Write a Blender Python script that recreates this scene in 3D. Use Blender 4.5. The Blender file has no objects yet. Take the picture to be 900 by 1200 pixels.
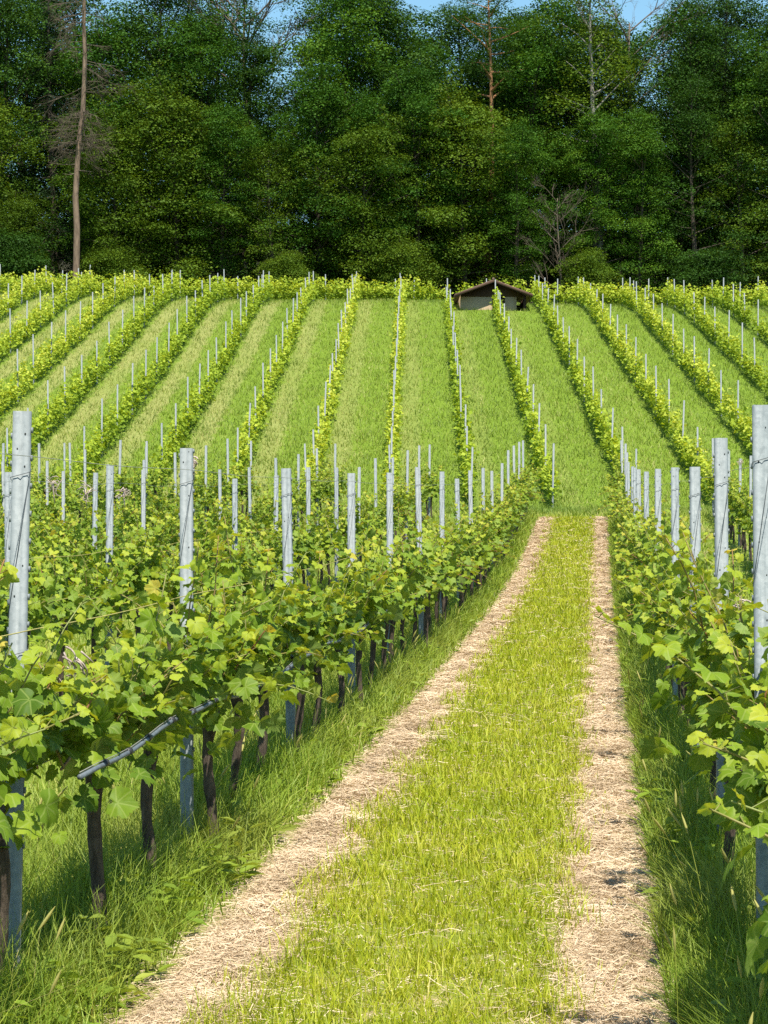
import bpy, math
import numpy as np
R = math.radians
rng = np.random.default_rng(11)
S = bpy.context.scene
COL = S.collection
PI = math.pi

# ------------------------------------------------------------------ helpers
class Geo:
    """collects vertices, faces and one float per vertex ("tint") and optional leaf coordinates"""
    def __init__(s):
        s.v = []; s.f = []; s.t = []; s.uv = []; s.n = 0
    def add(s, v, faces, tint=None, uv=None):
        v = np.asarray(v, float).reshape(-1, 3)
        for f in faces:
            f = np.asarray(f, np.int64)
            if f.size: s.f.append(f + s.n)
        s.v.append(v); s.n += len(v)
        s.t.append(np.full(len(v), 0.5) if tint is None else np.broadcast_to(np.asarray(tint, float), (len(v),)))
        s.uv.append(np.zeros((len(v), 3)) if uv is None else uv)
    def mesh(s, name, mat, smooth=False, uv=False):
        me = bpy.data.meshes.new(name)
        v = np.concatenate(s.v)
        me.vertices.add(len(v)); me.vertices.foreach_set('co', v.astype(np.float32).ravel())
        idx = np.concatenate([f.ravel() for f in s.f]); cnt = np.concatenate([np.full(len(f), f.shape[1]) for f in s.f])
        me.loops.add(len(idx)); me.loops.foreach_set('vertex_index', idx.astype(np.int32))
        me.polygons.add(len(cnt))
        st = np.concatenate([[0], np.cumsum(cnt)[:-1]])
        me.polygons.foreach_set('loop_start', st.astype(np.int32))
        if smooth: me.polygons.foreach_set('use_smooth', np.ones(len(cnt), bool))
        a = me.attributes.new('tint', 'FLOAT', 'POINT'); a.data.foreach_set('value', np.concatenate(s.t).astype(np.float32))
        if uv:
            a = me.attributes.new('leafco', 'FLOAT_VECTOR', 'POINT'); a.data.foreach_set('vector', np.concatenate(s.uv).astype(np.float32).ravel())
        me.update(calc_edges=True)
        me.materials.append(mat)
        return me

def link(name, me, parent=None, loc=None, rot=None, scale=None):
    o = bpy.data.objects.new(name, me); COL.objects.link(o)
    if parent is not None: o.parent = parent
    if loc is not None: o.location = loc
    if rot is not None: o.rotation_euler = rot
    if scale is not None: o.scale = (scale,) * 3 if np.isscalar(scale) else scale
    return o
def tag(o, label=None, cat=None, group=None, kind=None):
    if label: o['label'] = label
    if cat: o['category'] = cat
    if group: o['group'] = group
    if kind: o['kind'] = kind
    return o

def tube(g, pts, rad, sides=6, tint=None, cap=True):
    pts = np.asarray(pts, float); n = len(pts)
    rad = np.broadcast_to(np.asarray(rad, float), (n,))
    T = np.gradient(pts, axis=0); T /= np.linalg.norm(T, axis=1)[:, None] + 1e-9
    up = np.array([0, 0, 1.0]) if abs(T[0, 2]) < .8 else np.array([1.0, 0, 0])
    A = np.cross(T, up); A /= np.linalg.norm(A, axis=1)[:, None] + 1e-9
    B = np.cross(T, A)
    a = np.arange(sides) * 2 * PI / sides
    v = pts[:, None] + rad[:, None, None] * (np.cos(a)[None, :, None] * A[:, None] + np.sin(a)[None, :, None] * B[:, None])
    i = np.arange(n - 1)[:, None] * sides; j = np.arange(sides)[None]; k = (np.arange(sides)[None] + 1) % sides
    q = np.stack([i + j, i + k, i + sides + k, i + sides + j], -1).reshape(-1, 4)
    fs = [q]
    if cap: fs += [np.arange(sides)[None, ::-1], (np.arange(sides) + (n - 1) * sides)[None]]
    g.add(v.reshape(-1, 3), fs, tint)

BOXF = np.array([[0,1,3,2],[4,6,7,5],[0,4,5,1],[2,3,7,6],[0,2,6,4],[1,5,7,3]])
def box(g, lo, hi, tint=None):
    v = [[x, y, z] for x in (lo[0], hi[0]) for y in (lo[1], hi[1]) for z in (lo[2], hi[2])]
    g.add(v, [BOXF], tint)

def unit(v):
    return v / (np.linalg.norm(v, axis=-1, keepdims=True) + 1e-9)

def scatter(g, proto, faces, pos, tip, nrm, size, tint, uv=None):
    """copies of a small leaf (x side, y tip, z normal) at many places"""
    tip = unit(tip); nrm = unit(nrm - tip * (nrm * tip).sum(-1, keepdims=True)); side = np.cross(tip, nrm)
    P = proto[None] * size[:, None, None]
    v = pos[:, None] + P[..., :1] * side[:, None] + P[..., 1:2] * tip[:, None] + P[..., 2:] * nrm[:, None]
    n, m = len(pos), len(proto)
    off = (np.arange(n) * m)[:, None, None]
    g.add(v.reshape(-1, 3), [(f[None] + off).reshape(-1, f.shape[1]) for f in faces], np.repeat(tint, m),
          None if uv is None else np.tile(uv, (n, 1)))

# ------------------------------------------------------------------ materials
class NT:
    def __init__(s, name):
        s.m = bpy.data.materials.new(name); s.m.use_nodes = True; s.t = s.m.node_tree; s.t.nodes.clear()
        s.out = s.n('ShaderNodeOutputMaterial')
    def n(s, typ, ins=None, **kw):
        x = s.t.nodes.new(typ)
        for k, v in kw.items(): setattr(x, k, v)
        for k, v in (ins or {}).items(): s.put(x.inputs[k], v)
        return x
    def put(s, sock, v):
        if hasattr(v, 'is_output') or isinstance(v, bpy.types.NodeSocket): s.t.links.new(v, sock)
        else:
            if isinstance(v, tuple) and len(v) == 3 and sock.type == 'RGBA': v = v + (1,)
            sock.default_value = v
    def math(s, op, a, b=0.0, c=None, clamp=False):
        x = s.n('ShaderNodeMath', {0: a, 1: b}, operation=op, use_clamp=clamp)
        if c is not None: s.put(x.inputs[2], c)
        return x.outputs[0]
    def attr(s, name, out='Fac'):
        return s.n('ShaderNodeAttribute', attribute_name=name).outputs[out]
    def noise(s, scale, detail=4, rough=.6, vec=None, dist=0):
        x = s.n('ShaderNodeTexNoise', {'Scale': scale, 'Detail': detail, 'Roughness': rough, 'Distortion': dist})
        if vec is not None: s.t.links.new(vec, x.inputs['Vector'])
        return x.outputs['Fac']
    def ramp(s, fac, stops):
        x = s.n('ShaderNodeValToRGB', {0: fac}); e = x.color_ramp.elements
        while len(e) < len(stops): e.new(.5)
        for el, (p, c) in zip(e, stops): el.position = p; el.color = tuple(c) + (1,) if len(c) == 3 else c
        return x.outputs[0]
    def mix(s, f, a, b, blend='MIX'):
        x = s.n('ShaderNodeMix', data_type='RGBA', blend_type=blend)
        s.put(x.inputs[0], f); s.put(x.inputs[6], a); s.put(x.inputs[7], b)
        return x.outputs[2]
    def maprange(s, v, a, b, c=0., d=1., smooth=True):
        return s.n('ShaderNodeMapRange', {'Value': v, 'From Min': a, 'From Max': b, 'To Min': c, 'To Max': d},
                   interpolation_type='SMOOTHSTEP' if smooth else 'LINEAR').outputs[0]
    def bsdf(s, col, rough=.8, spec=.3, metal=0., bump=None, bstr=.5, bdist=.02):
        p = s.n('ShaderNodeBsdfPrincipled', {'Base Color': col, 'Roughness': rough, 'Specular IOR Level': spec, 'Metallic': metal})
        if bump is not None:
            b = s.n('ShaderNodeBump', {'Height': bump, 'Strength': bstr, 'Distance': bdist}); s.t.links.new(b.outputs[0], p.inputs['Normal'])
        return p.outputs[0]
    def done(s, sh):
        s.t.links.new(sh, s.out.inputs['Surface']); return s.m
    def leafy(s, col, tcol, trans=.3, rough=.5, spec=.35):
        p = s.bsdf(col, rough, spec)
        t = s.n('ShaderNodeBsdfTranslucent', {'Color': tcol}).outputs[0]
        x = s.n('ShaderNodeMixShader', {0: trans, 1: p, 2: t})
        return s.done(x.outputs[0])

def m_blades(name, stops, trans=.3, rough=.55, patch=None):
    k = NT(name)
    c = k.ramp(k.attr('tint'), stops)
    if patch:                                    # drier and greener patches, metres across
        pos = k.n('ShaderNodeNewGeometry').outputs['Position']
        c = k.mix(k.maprange(k.noise(patch[0], 3, vec=pos), .42, .66, 0, patch[2]), c, patch[1])
    tc = k.mix(1., c, (1.25, 1.15, .6), 'MULTIPLY')
    return k.leafy(c, tc, trans, rough, .25)

M_LONG = m_blades('long_grass_blades', [(0, (.12, .20, .016)), (.5, (.235, .325, .032)), (.85, (.36, .40, .065)), (1, (.50, .43, .17))], .35, .5, (.7, (.29, .30, .07), .45))
M_MOWN = m_blades('mown_grass_blades', [(0, (.19, .27, .012)), (.55, (.365, .40, .017)), (.8, (.47, .45, .06)), (1, (.60, .50, .25))], .35, .5)
M_MEAD = m_blades('row_grass_blades', [(0, (.15, .22, .022)), (.6, (.28, .34, .05)), (.85, (.40, .40, .11)), (1, (.52, .44, .21))], .35)
M_HILL = m_blades('hill_grass_blades', [(0, (.12, .19, .024)), (.5, (.205, .28, .042)), (.8, (.31, .34, .08)), (1, (.43, .40, .16))], .3)
M_STRAW = m_blades('dry_clippings', [(0, (.28, .205, .125)), (.5, (.54, .405, .265)), (1, (.69, .565, .41))], .1, .6)

def m_vine_leaf():
    k = NT('vine_leaf')
    t = k.attr('tint')
    tcd = k.n('ShaderNodeTexCoord').outputs['Object']
    mot = k.noise(34, 4, .65, tcd); mo2 = k.noise(9, 3, .6, tcd)
    t = k.math('ADD', t, k.math('MULTIPLY', k.math('SUBTRACT', k.math('ADD', mot, mo2), 1.), .30), clamp=True)
    base = k.ramp(t, [(0, (.07, .135, .010)), (.35, (.16, .25, .016)), (.65, (.31, .37, .024)), (.90, (.39, .405, .04)), (1, (.44, .36, .055))])
    uv = k.n('ShaderNodeSeparateXYZ', {0: k.attr('leafco', 'Vector')})
    ax = k.math('ABSOLUTE', uv.outputs[0]); y = uv.outputs[1]
    best = None
    for deg in (0, 50, 102):
        sx, sy = math.sin(R(deg)), math.cos(R(deg))
        cr = k.math('ABSOLUTE', k.math('SUBTRACT', k.math('MULTIPLY', ax, sy), k.math('MULTIPLY', y, sx)))
        dt = k.math('ADD', k.math('MULTIPLY', ax, sx), k.math('MULTIPLY', y, sy))
        d = k.math('ADD', cr, k.math('MULTIPLY', k.math('LESS_THAN', dt, 0.02), 1.))
        best = d if best is None else k.math('MINIMUM', best, d)
    vein = k.maprange(best, .008, .03, 1, 0)
    col = k.mix(k.math('MULTIPLY', vein, .42), base, (.30, .36, .10))
    back = k.n('ShaderNodeNewGeometry').outputs['Backfacing']
    col2 = k.mix(k.math('MULTIPLY', back, .35), col, (.22, .29, .12))
    tc = k.mix(1., col, (1.5, 1.25, .5), 'MULTIPLY')
    p = k.bsdf(col2, .55, .22, bump=k.math('ADD', best, k.math('MULTIPLY', mot, .12)), bstr=.4, bdist=.012)
    tr = k.n('ShaderNodeBsdfTranslucent', {'Color': tc}).outputs[0]
    return k.done(k.n('ShaderNodeMixShader', {0: .36, 1: p, 2: tr}).outputs[0])
M_LEAF = m_vine_leaf()

def m_crown(name, stops, trans=.25):
    k = NT(name)
    rnd = k.n('ShaderNodeObjectInfo').outputs['Random']
    t = k.math('ADD', k.math('MULTIPLY', k.attr('tint'), .75), k.math('MULTIPLY', rnd, .25))
    c = k.ramp(t, stops)
    return k.leafy(c, k.mix(1., c, (1.4, 1.2, .5), 'MULTIPLY'), trans, .6, .12)
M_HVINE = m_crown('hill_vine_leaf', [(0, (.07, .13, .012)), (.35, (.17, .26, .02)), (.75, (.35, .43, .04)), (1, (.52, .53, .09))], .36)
M_CROWN = m_crown('beech_leaf', [(0, (.020, .060, .006)), (.45, (.046, .118, .010)), (1, (.125, .225, .018))])
M_CROWN_Y = m_crown('hornbeam_leaf', [(0, (.042, .082, .005)), (.5, (.080, .140, .010)), (1, (.15, .21, .018))])
M_CROWN_D = m_crown('oak_leaf', [(0, (.015, .043, .006)), (.5, (.034, .086, .010)), (1, (.09, .165, .018))])
M_CONIF = m_crown('fir_needle', [(0, (.012, .030, .012)), (.5, (.022, .048, .016)), (1, (.042, .078, .022))], .1)

def m_bark(name, a, b, scale=9, bumpd=.02):
    k = NT(name)
    tc = k.n('ShaderNodeTexCoord').outputs['Object']
    mp = k.n('ShaderNodeMapping', {0: tc, 'Scale': (1, 1, .25)}).outputs[0]
    n = k.noise(scale, 6, .7, mp)
    return k.done(k.bsdf(k.ramp(n, [(.3, a), (.7, b)]), .9, .15, bump=n, bstr=.8, bdist=bumpd))
M_VTRUNK = m_bark('vine_bark', (.012, .009, .007), (.14, .105, .08), 34, .02)
M_CANE = m_bark('cane_bark', (.13, .085, .05), (.33, .24, .15), 60, .004)
M_BARK = m_bark('tree_bark', (.03, .024, .018), (.09, .072, .055))
M_BARK_DEAD = m_bark('dead_spruce_bark', (.085, .058, .044), (.25, .175, .13), 6)
M_BARK_PINE = m_bark('pine_bark', (.16, .075, .035), (.36, .19, .10), 5)
M_BARK_BIRCH = m_bark('birch_bark', (.07, .06, .05), (.34, .31, .28), 3)
M_TWIG = m_bark('dry_twig', (.06, .046, .034), (.15, .12, .09), 8)
M_TANGLE = m_bark('dry_tendril', (.16, .11, .09), (.55, .45, .40), 30, .003)
def m_shoot():
    k = NT('vine_shoot')
    return k.done(k.bsdf(k.ramp(k.attr('tint'), [(0, (.19, .23, .06)), (.5, (.20, .17, .05)), (1, (.22, .085, .035))]), .5, .3))
M_SHOOT = m_shoot()

def m_steel():
    k = NT('galvanised_steel')
    tc = k.n('ShaderNodeTexCoord').outputs['Object']
    rnd = k.n('ShaderNodeObjectInfo').outputs['Random']
    n1 = k.noise(22, 5, .7, tc); n2 = k.noise(3.2, 3, .6, k.n('ShaderNodeMapping', {0: tc, 'Scale': (6, 6, 1)}).outputs[0])
    v = k.n('ShaderNodeTexVoronoi', {'Vector': tc, 'Scale': 70.}).outputs['Color']
    sp = k.n('ShaderNodeSeparateColor', {0: v}).outputs[0]
    f = k.math('ADD', k.math('MULTIPLY', n1, .55), k.math('ADD', k.math('MULTIPLY', sp, .15), k.math('MULTIPLY', n2, .38)))
    c = k.ramp(f, [(.30, (.095, .115, .123)), (.5, (.155, .18, .19)), (.72, (.225, .248, .255))])
    c = k.mix(k.maprange(k.noise(11, 6, .75, tc), .64, .75, 0, .6), c, (.20, .20, .19))
    c = k.mix(k.math('MULTIPLY', rnd, .3), c, (.24, .245, .24))
    return k.done(k.bsdf(c, .62, .3, .1, bump=n1, bstr=.15, bdist=.004))
M_STEEL = m_steel()
def plain(name, col, rough=.6, spec=.3, metal=0.):
    k = NT(name); n = k.noise(18, 4, .6, k.n('ShaderNodeTexCoord').outputs['Object'])
    return k.done(k.bsdf(k.ramp(n, [(.3, tuple(x * .75 for x in col)), (.7, tuple(min(1, x * 1.2) for x in col))]), rough, spec, metal, bump=n, bstr=.1, bdist=.005))
M_WIRE = plain('trellis_wire', (.30, .29, .25), .5, .4, .3)
M_STRING = plain('yellowed_wire', (.42, .36, .12), .6)
M_TIE = plain('tie_wire', (.06, .065, .07), .6)
M_HOLE = plain('punched_hole', (.03, .03, .03), .9)
M_HOSE = plain('grey_hose', (.11, .13, .15), .55, .3)
M_CLIP = plain('dark_clip', (.03, .03, .035), .5)
M_PLASTER = plain('hut_plaster', (.36, .275, .175), .9, .1)
M_BOARD = plain('dark_boards', (.045, .026, .018), .8, .15)
M_FASCIA = plain('fascia_board', (.085, .05, .036), .8, .15)
def m_roof():
    k = NT('old_roof_tile')
    tc = k.n('ShaderNodeTexCoord').outputs['Object']
    br = k.n('ShaderNodeTexBrick', {'Vector': k.n('ShaderNodeMapping', {0: tc, 'Scale': (1, 1, 1), 'Rotation': (0, 0, R(90))}).outputs[0], 'Scale': 3.2, 'Mortar Size': .03,
            'Color1': (.17, .105, .08, 1), 'Color2': (.25, .17, .13, 1), 'Mortar': (.04, .03, .025, 1)})
    n = k.noise(5, 5, .7, tc)
    c = k.mix(k.maprange(n, .5, .7, 0, .6), br.outputs[0], (.16, .15, .09))
    return k.done(k.bsdf(c, .9, .15, bump=br.outputs['Fac'], bstr=.6, bdist=.03))
M_ROOF = m_roof()

# ------------------------------------------------------------------ terrain
HP = .105             # heading of the path and the lower rows (x per y)
HH = .0154            # heading of the hillside rows
_zy = np.array([-60, 7, 13, 17, 22, 29, 39, 46, 50, 53.5, 57, 62, 63.5, 74.5, 100, 108, 113, 118, 130, 150, 172, 186, 260, 900.])
_zz = np.array([0, 0, .01, .04, .07, .17, .46, .92, 1.24, 1.44, 1.50, 1.56, 1.70, 4.30, 10.3, 12.15, 13.0, 13.55, 14.3, 15.3, 16.6, 21.5, 38, 60.])
_gy = np.arange(-80, 940, .25); _gz = np.interp(_gy, _zy, _zz)
_k = np.hanning(17); _k /= _k.sum(); _gz = np.convolve(np.pad(_gz, 8, mode='edge'), _k, 'valid')
def sstep(a, b, x):
    t = np.clip((x - a) / (b - a), 0, 1); return t * t * (3 - 2 * t)
def gz(x, y):
    x = np.asarray(x, float); y = np.asarray(y, float)
    z = np.interp(y, _gy, _gz)
    z = z - .016 * np.clip(x, -45, 45) * sstep(80, 113, y)
    lump = .018 * np.sin(1.9 * x + .7 * y) * np.sin(1.3 * y - .8 * x) + .05 * np.sin(.31 * x + 1.) * np.sin(.23 * y)
    return z + lump * sstep(-3.2, -4.5, x - HP * y) * .8 + lump * sstep(56, 70, y) * .5

def near_c(x, y): return x - HP * y
def hill_c(x, y): return x - HH * y
def hill_row_c(i): return 2.5 * (i - 7.32)

def ground_material():
    k = NT('meadow_ground')
    pos = k.n('ShaderNodeNewGeometry').outputs['Position']
    lat = k.attr('lateral'); zone = k.attr('zone')      # distance across the rows, 0 plain / 1 hillside / 2 wood
    n1 = k.noise(1.1, 5, .65, pos); n2 = k.noise(13, 5, .7, pos); n3 = k.noise(60, 3, .7, pos); nb = k.noise(.16, 3, .5, pos)
    green = k.ramp(n2, [(.3, (.08, .14, .014)), (.55, (.14, .21, .022)), (.75, (.22, .26, .04))])
    straw = k.ramp(n3, [(.3, (.22, .20, .08)), (.7, (.40, .35, .17))])
    lane = k.math('FRACT', k.math('ADD', k.math('DIVIDE', lat, 2.5), 100 + .32))       # 0 and 1 at a row
    band = k.math('ABSOLUTE', k.math('SUBTRACT', lane, .25))
    wob = k.math('ADD', band, k.math('MULTIPLY', k.math('SUBTRACT', n1, .5), .35))
    leftness = k.maprange(lat, 7, -10, .12, .5)
    dry = k.math('MULTIPLY', k.maprange(wob, .10, .20, 1, 0), k.math('MULTIPLY', leftness, k.maprange(nb, .3, .6, .55, 1)))
    hill = k.mix(dry, green, straw)
    plain_c = k.mix(k.maprange(n1, .45, .65, 0, .55), green, straw)
    c = k.mix(k.maprange(zone, 0., 1., 0, 1), plain_c, hill)
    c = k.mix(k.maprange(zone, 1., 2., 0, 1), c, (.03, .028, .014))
    return k.done(k.bsdf(c, .95, .1, bump=n2, bstr=.7, bdist=.05))

def path_material():
    k = NT('path_surface')
    pos = k.n('ShaderNodeNewGeometry').outputs['Position']
    lat = k.attr('lateral')
    n1 = k.noise(2.2, 5, .7, pos); n2 = k.noise(24, 5, .75, pos); n3 = k.noise(110, 3, .7, pos)
    green = k.ramp(n2, [(.3, (.12, .155, .02)), (.55, (.20, .235, .032)), (.75, (.32, .31, .09))])
    straw = k.ramp(n3, [(.25, (.27, .20, .12)), (.55, (.52, .385, .25)), (.8, (.65, .515, .36))])
    w = k.math('MULTIPLY', k.math('SUBTRACT', n1, .5), .34)
    w = k.math('ADD', w, k.math('MULTIPLY', k.math('SUBTRACT', n2, .5), .12))
    dl = k.math('ADD', k.math('ABSOLUTE', k.math('ADD', lat, 1.37)), w)
    dr = k.math('ADD', k.math('ABSOLUTE', k.math('SUBTRACT', lat, .06)), w)
    tl = k.maprange(dl, .12, .23, 1, 0); tr = k.maprange(dr, .17, .26, 1, 0)
    tk = k.math('MAXIMUM', tl, tr)
    mid = k.maprange(k.noise(3.1, 5, .7, pos), .54, .68, 0, .7)
    f = k.math('MAXIMUM', tk, mid)
    return k.done(k.bsdf(k.mix(f, green, straw), .95, .1, bump=n3, bstr=.6, bdist=.015))

def sheet(name, X, Y, lat, zone, z, mat):
    ny, nx = X.shape
    g = Geo(); i = (np.arange(ny - 1)[:, None] * nx + np.arange(nx - 1)[None])
    q = np.stack([i, i + 1, i + nx + 1, i + nx], -1).reshape(-1, 4)
    g.add(np.stack([X, Y, z], -1).reshape(-1, 3), [q])
    me = g.mesh(name, mat, smooth=True)
    for nm, val in (('lateral', lat), ('zone', zone)):
        a = me.attributes.new(nm, 'FLOAT', 'POINT'); a.data.foreach_set('value', val.astype(np.float32).ravel())
    return tag(link(name, me), kind='structure')

ys = np.concatenate([np.arange(-60, 2, 6), np.arange(2, 60, .5), np.arange(60, 136, 1.), np.arange(136, 200, 8), np.arange(200, 901, 50)])
xs = np.concatenate([np.arange(-600, -60, 60), np.arange(-60, -30, 3), np.arange(-30, 30, .5), np.arange(30, 60, 3), np.arange(60, 601, 60)])
XX, YY = np.meshgrid(xs, ys)
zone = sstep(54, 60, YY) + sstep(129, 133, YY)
lat = np.where(YY > 57, hill_c(XX, YY), near_c(XX, YY))
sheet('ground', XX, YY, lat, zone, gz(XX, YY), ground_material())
py = np.arange(1.5, 53.6, .4); pc = np.linspace(-1.85, .36, 16)
CC, PY = np.meshgrid(pc, py); PX = CC + HP * PY
sheet('path', PX, PY, CC, CC * 0, gz(PX, PY) + .006, path_material())

# ------------------------------------------------------------------ grass
def in_view(x, y, pad=1.2):
    return np.abs(x) < .1875 * 1.08 * y + pad
def blades(name, x, y, h, w, lean, tint, mat, segs=2, label=None, zoff=0.):
    n = len(x); z = gz(x, y) + zoff
    a = rng.uniform(0, 2 * PI, n); d = np.stack([np.cos(a), np.sin(a)], -1)          # lean direction
    b = a + PI / 2 + rng.normal(0, .5, n); s = np.stack([np.cos(b), np.sin(b)], -1)  # width direction
    ts = np.linspace(0, 1, segs + 1)
    rows = []
    for t in ts:
        cx = x + d[:, 0] * lean * h * t ** 1.7; cy = y + d[:, 1] * lean * h * t ** 1.7
        cz = z + h * t * (1 - .32 * np.minimum(lean, 1.5) * t)
        ww = w * (1 - .85 * t ** 1.5) * .5
        rows += [np.stack([cx - s[:, 0] * ww, cy - s[:, 1] * ww, cz], -1), np.stack([cx + s[:, 0] * ww, cy + s[:, 1] * ww, cz], -1)]
    v = np.stack(rows, 1); m = v.shape[1]
    q = np.concatenate([np.array([[2 * i, 2 * i + 1, 2 * i + 3, 2 * i + 2]]) for i in range(segs)])
    g = Geo(); g.add(v.reshape(-1, 3), [(q[None] + (np.arange(n) * m)[:, None, None]).reshape(-1, 4)], np.repeat(np.clip(tint, 0, 1), m))
    o = link(name, g.mesh(name, mat))
    return tag(o, label, kind='stuff')
def logy(n, a, b): return np.exp(rng.uniform(math.log(a), math.log(b), n))
def clump(x, y, f=1.0, seed=0.):
    return .5 + .5 * np.sin(2.3 * f * x + 1.1 * np.sin(1.7 * f * y + seed)) * np.sin(1.9 * f * y + 1.3 * np.sin(2.1 * f * x - seed))

# long grass beside the trellis rows that flank the path
n = 150000
y = logy(n, 4.6, 54); side = rng.random(n) < .55
c = np.where(side, rng.triangular(-3.3, -2.0, -1.52, n), .23 + np.abs(rng.normal(0, .55, n)))
edge = .10 * np.sin(2.3 * y) + .07 * np.sin(5.1 * y + 1)
c = np.where(side, np.minimum(c, -1.55 + edge), np.maximum(c, .25 + .5 * edge))
x = c + HP * y; k = in_view(x, y); x, y, c, side = x[k], y[k], c[k], side[k]; n = len(x)
far = np.clip((y / 8) ** .75, .8, 4.5)
inner = np.where(side, sstep(-1.5, -1.9, c), sstep(.22, .5, c))
h = (.10 + .20 * inner * rng.random(n) ** .8 + .10 * clump(x, y, 1.6)) * rng.uniform(.6, 1.25, n)
blades('long_grass', x, y, h, .0052 * far * rng.uniform(.6, 1.5, n), rng.uniform(.15, 1.1, n),
       rng.beta(2, 2.6, n) * .85 + .2 * (clump(x, y, .9, 2.) - .4) - .08 * (c > 0) + (rng.random(n) < .05) * .4, M_LONG, 2, 'long green grass under the vine rows beside the path')

# broad leaved weeds in the long grass
r = np.random.default_rng(78); P_ = []; T_ = []; N_ = []; S_ = []; C_ = []
for q in range(420):
    yq = float(np.exp(r.uniform(math.log(5.2), math.log(30)))); cq = r.uniform(-2.4, -1.6) if r.random() < .6 else r.uniform(.28, .9)
    xq = cq + HP * yq; zq = float(gz(xq, yq)); hq = r.uniform(.04, .20); cc = np.clip(r.normal(.35, .15), 0, .8)
    for m in range(int(r.integers(7, 16))):
        a = r.uniform(0, 6.28); f = r.random(); o = np.array([math.cos(a), math.sin(a), r.uniform(-.3, .5)])
        P_.append([xq + o[0] * .05 * (1 - .5 * f), yq + o[1] * .05 * (1 - .5 * f), zq + .02 + hq * f]); T_.append(o); N_.append(np.array([0, 0, 1.]) + r.normal(0, .25, 3)); S_.append(r.uniform(.05, .11)); C_.append(cc + r.normal(0, .06))
WEED = np.array([[0, 0, 0], [.17, .25, .05], [.2, .55, .05], [0, 1, -.12], [-.2, .55, .05], [-.17, .25, .05]])
g = Geo(); scatter(g, WEED, [np.array([[0, 1, 2, 3], [0, 3, 4, 5]])], np.array(P_), np.array(T_), np.array(N_), np.array(S_), np.clip(C_, 0, 1))
tag(link('weeds', g.mesh('weeds', M_LONG)), 'small broad leaved weeds growing among the long grass', kind='stuff')

# seed heads standing in the long grass
g = Geo(); r = np.random.default_rng(77)
for q in range(190):
    yq = float(np.exp(r.uniform(math.log(5.2), math.log(26)))); cq = r.uniform(-2.5, -1.6) if r.random() < .55 else r.uniform(.22, .8)
    xq = cq + HP * yq; hq = r.uniform(.28, .5); dxq, dyq = r.normal(0, .08, 2); zq = float(gz(xq, yq)); t = np.linspace(0, 1, 4)
    tube(g, np.stack([xq + dxq * t ** 2, yq + dyq * t ** 2, zq + hq * t], -1), .0011, 3, .82, False)
    tube(g, np.stack([xq + dxq * (1 + .35 * t), yq + dyq * (1 + .35 * t), zq + hq + .07 * t], -1), np.array([.002, .006, .0055, .001]) * r.uniform(.7, 1.2), 5, .95, False)
tag(link('grass_seed_heads', g.mesh('grass_seed_heads', M_LONG)), 'thin grass stalks with tan seed heads among the long grass', kind='stuff')

# mown strip down the middle of the path
n = 150000
y = logy(n, 4.6, 53.4); c = rng.uniform(-1.36, .06, n)
keep = rng.random(n) < np.clip(1.15 * sstep(-1.30, -1.08, c + .07 + .09 * np.sin(3 * y)) * sstep(-.04, -.18, c + .05 * np.sin(4 * y + 2)), .03, 1) * (.45 + .55 * sstep(.2, .6, clump(c + HP * y, y, 3.7, 4.)))
y, c = y[keep], c[keep]; x = c + HP * y; k = in_view(x, y); x, y, c = x[k], y[k], c[k]; n = len(x)
far = np.clip((y / 8) ** .75, .8, 4.5)
tall = rng.random(n) ** 4
blades('mown_grass', x, y, (.028 + .028 * clump(x, y, 3.1) + .10 * tall ** 1.5) * rng.uniform(.6, 1.3, n), .0048 * far * rng.uniform(.6, 1.4, n), rng.uniform(.1, 1.0, n),
       rng.beta(2.4, 2.2, n) * .85 + .22 * (clump(x, y, 1.1, 1.) - .5), M_MOWN, 2, 'short yellow-green mown grass between the two wheel tracks', .006)

# dry clippings lying on the wheel tracks and scattered over the strip
n = 210000
y = logy(n, 4.6, 53.4); u = rng.random(n)
c = np.where(u < .5, rng.normal(-1.375, .105, n), np.where(u < .90, rng.normal(.06, .12, n), rng.uniform(-1.3, .1, n)))
x = c + HP * y; k = in_view(x, y); x, y = x[k], y[k]; n = len(x)
far = np.clip((y / 8) ** .7, .8, 4.)
L = rng.uniform(.015, .07, n) * np.where(rng.random(n) < .12, 2.2, 1) * np.sqrt(far); a = rng.uniform(0, 2 * PI, n); el = rng.normal(.06, .2, n)
z = gz(x, y) + .008 + rng.uniform(0, .03, n) * (.3 + clump(x, y, 3., 1.))
d = np.stack([np.cos(a) * np.cos(el), np.sin(a) * np.cos(el), np.sin(el)], -1); s_ = np.stack([-np.sin(a), np.cos(a), rng.normal(0, .5, n)], -1)
p0 = np.stack([x, y, z], -1) - d * L[:, None] / 2; p1 = p0 + d * L[:, None]; p1[:, 2] = np.maximum(p1[:, 2], z - .006); p0[:, 2] = np.maximum(p0[:, 2], z - .006)
w = (.0024 * far * rng.uniform(.6, 1.5, n))[:, None] / 2 * unit(s_)
pm = (p0 + p1) / 2 + s_ * (L * rng.normal(0, .10, n))[:, None]; pm[:, 2] = np.maximum(pm[:, 2], z)
v = np.stack([p0 - w, p0 + w, pm - w, pm + w, p1 - w, p1 + w], 1)
g = Geo(); q = np.array([[0, 1, 3, 2], [2, 3, 5, 4]])
g.add(v.reshape(-1, 3), [(q[None] + (np.arange(n) * 6)[:, None, None]).reshape(-1, 4)], np.repeat(np.clip(rng.beta(2, 2, n) + .5 * (clump(x, y, 2.3, 5.) - .55), 0, 1), 6))
tag(link('dry_grass_clippings', g.mesh('dry_grass_clippings', M_STRAW)), 'straw coloured grass clippings lying along both wheel tracks', kind='stuff')

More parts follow.
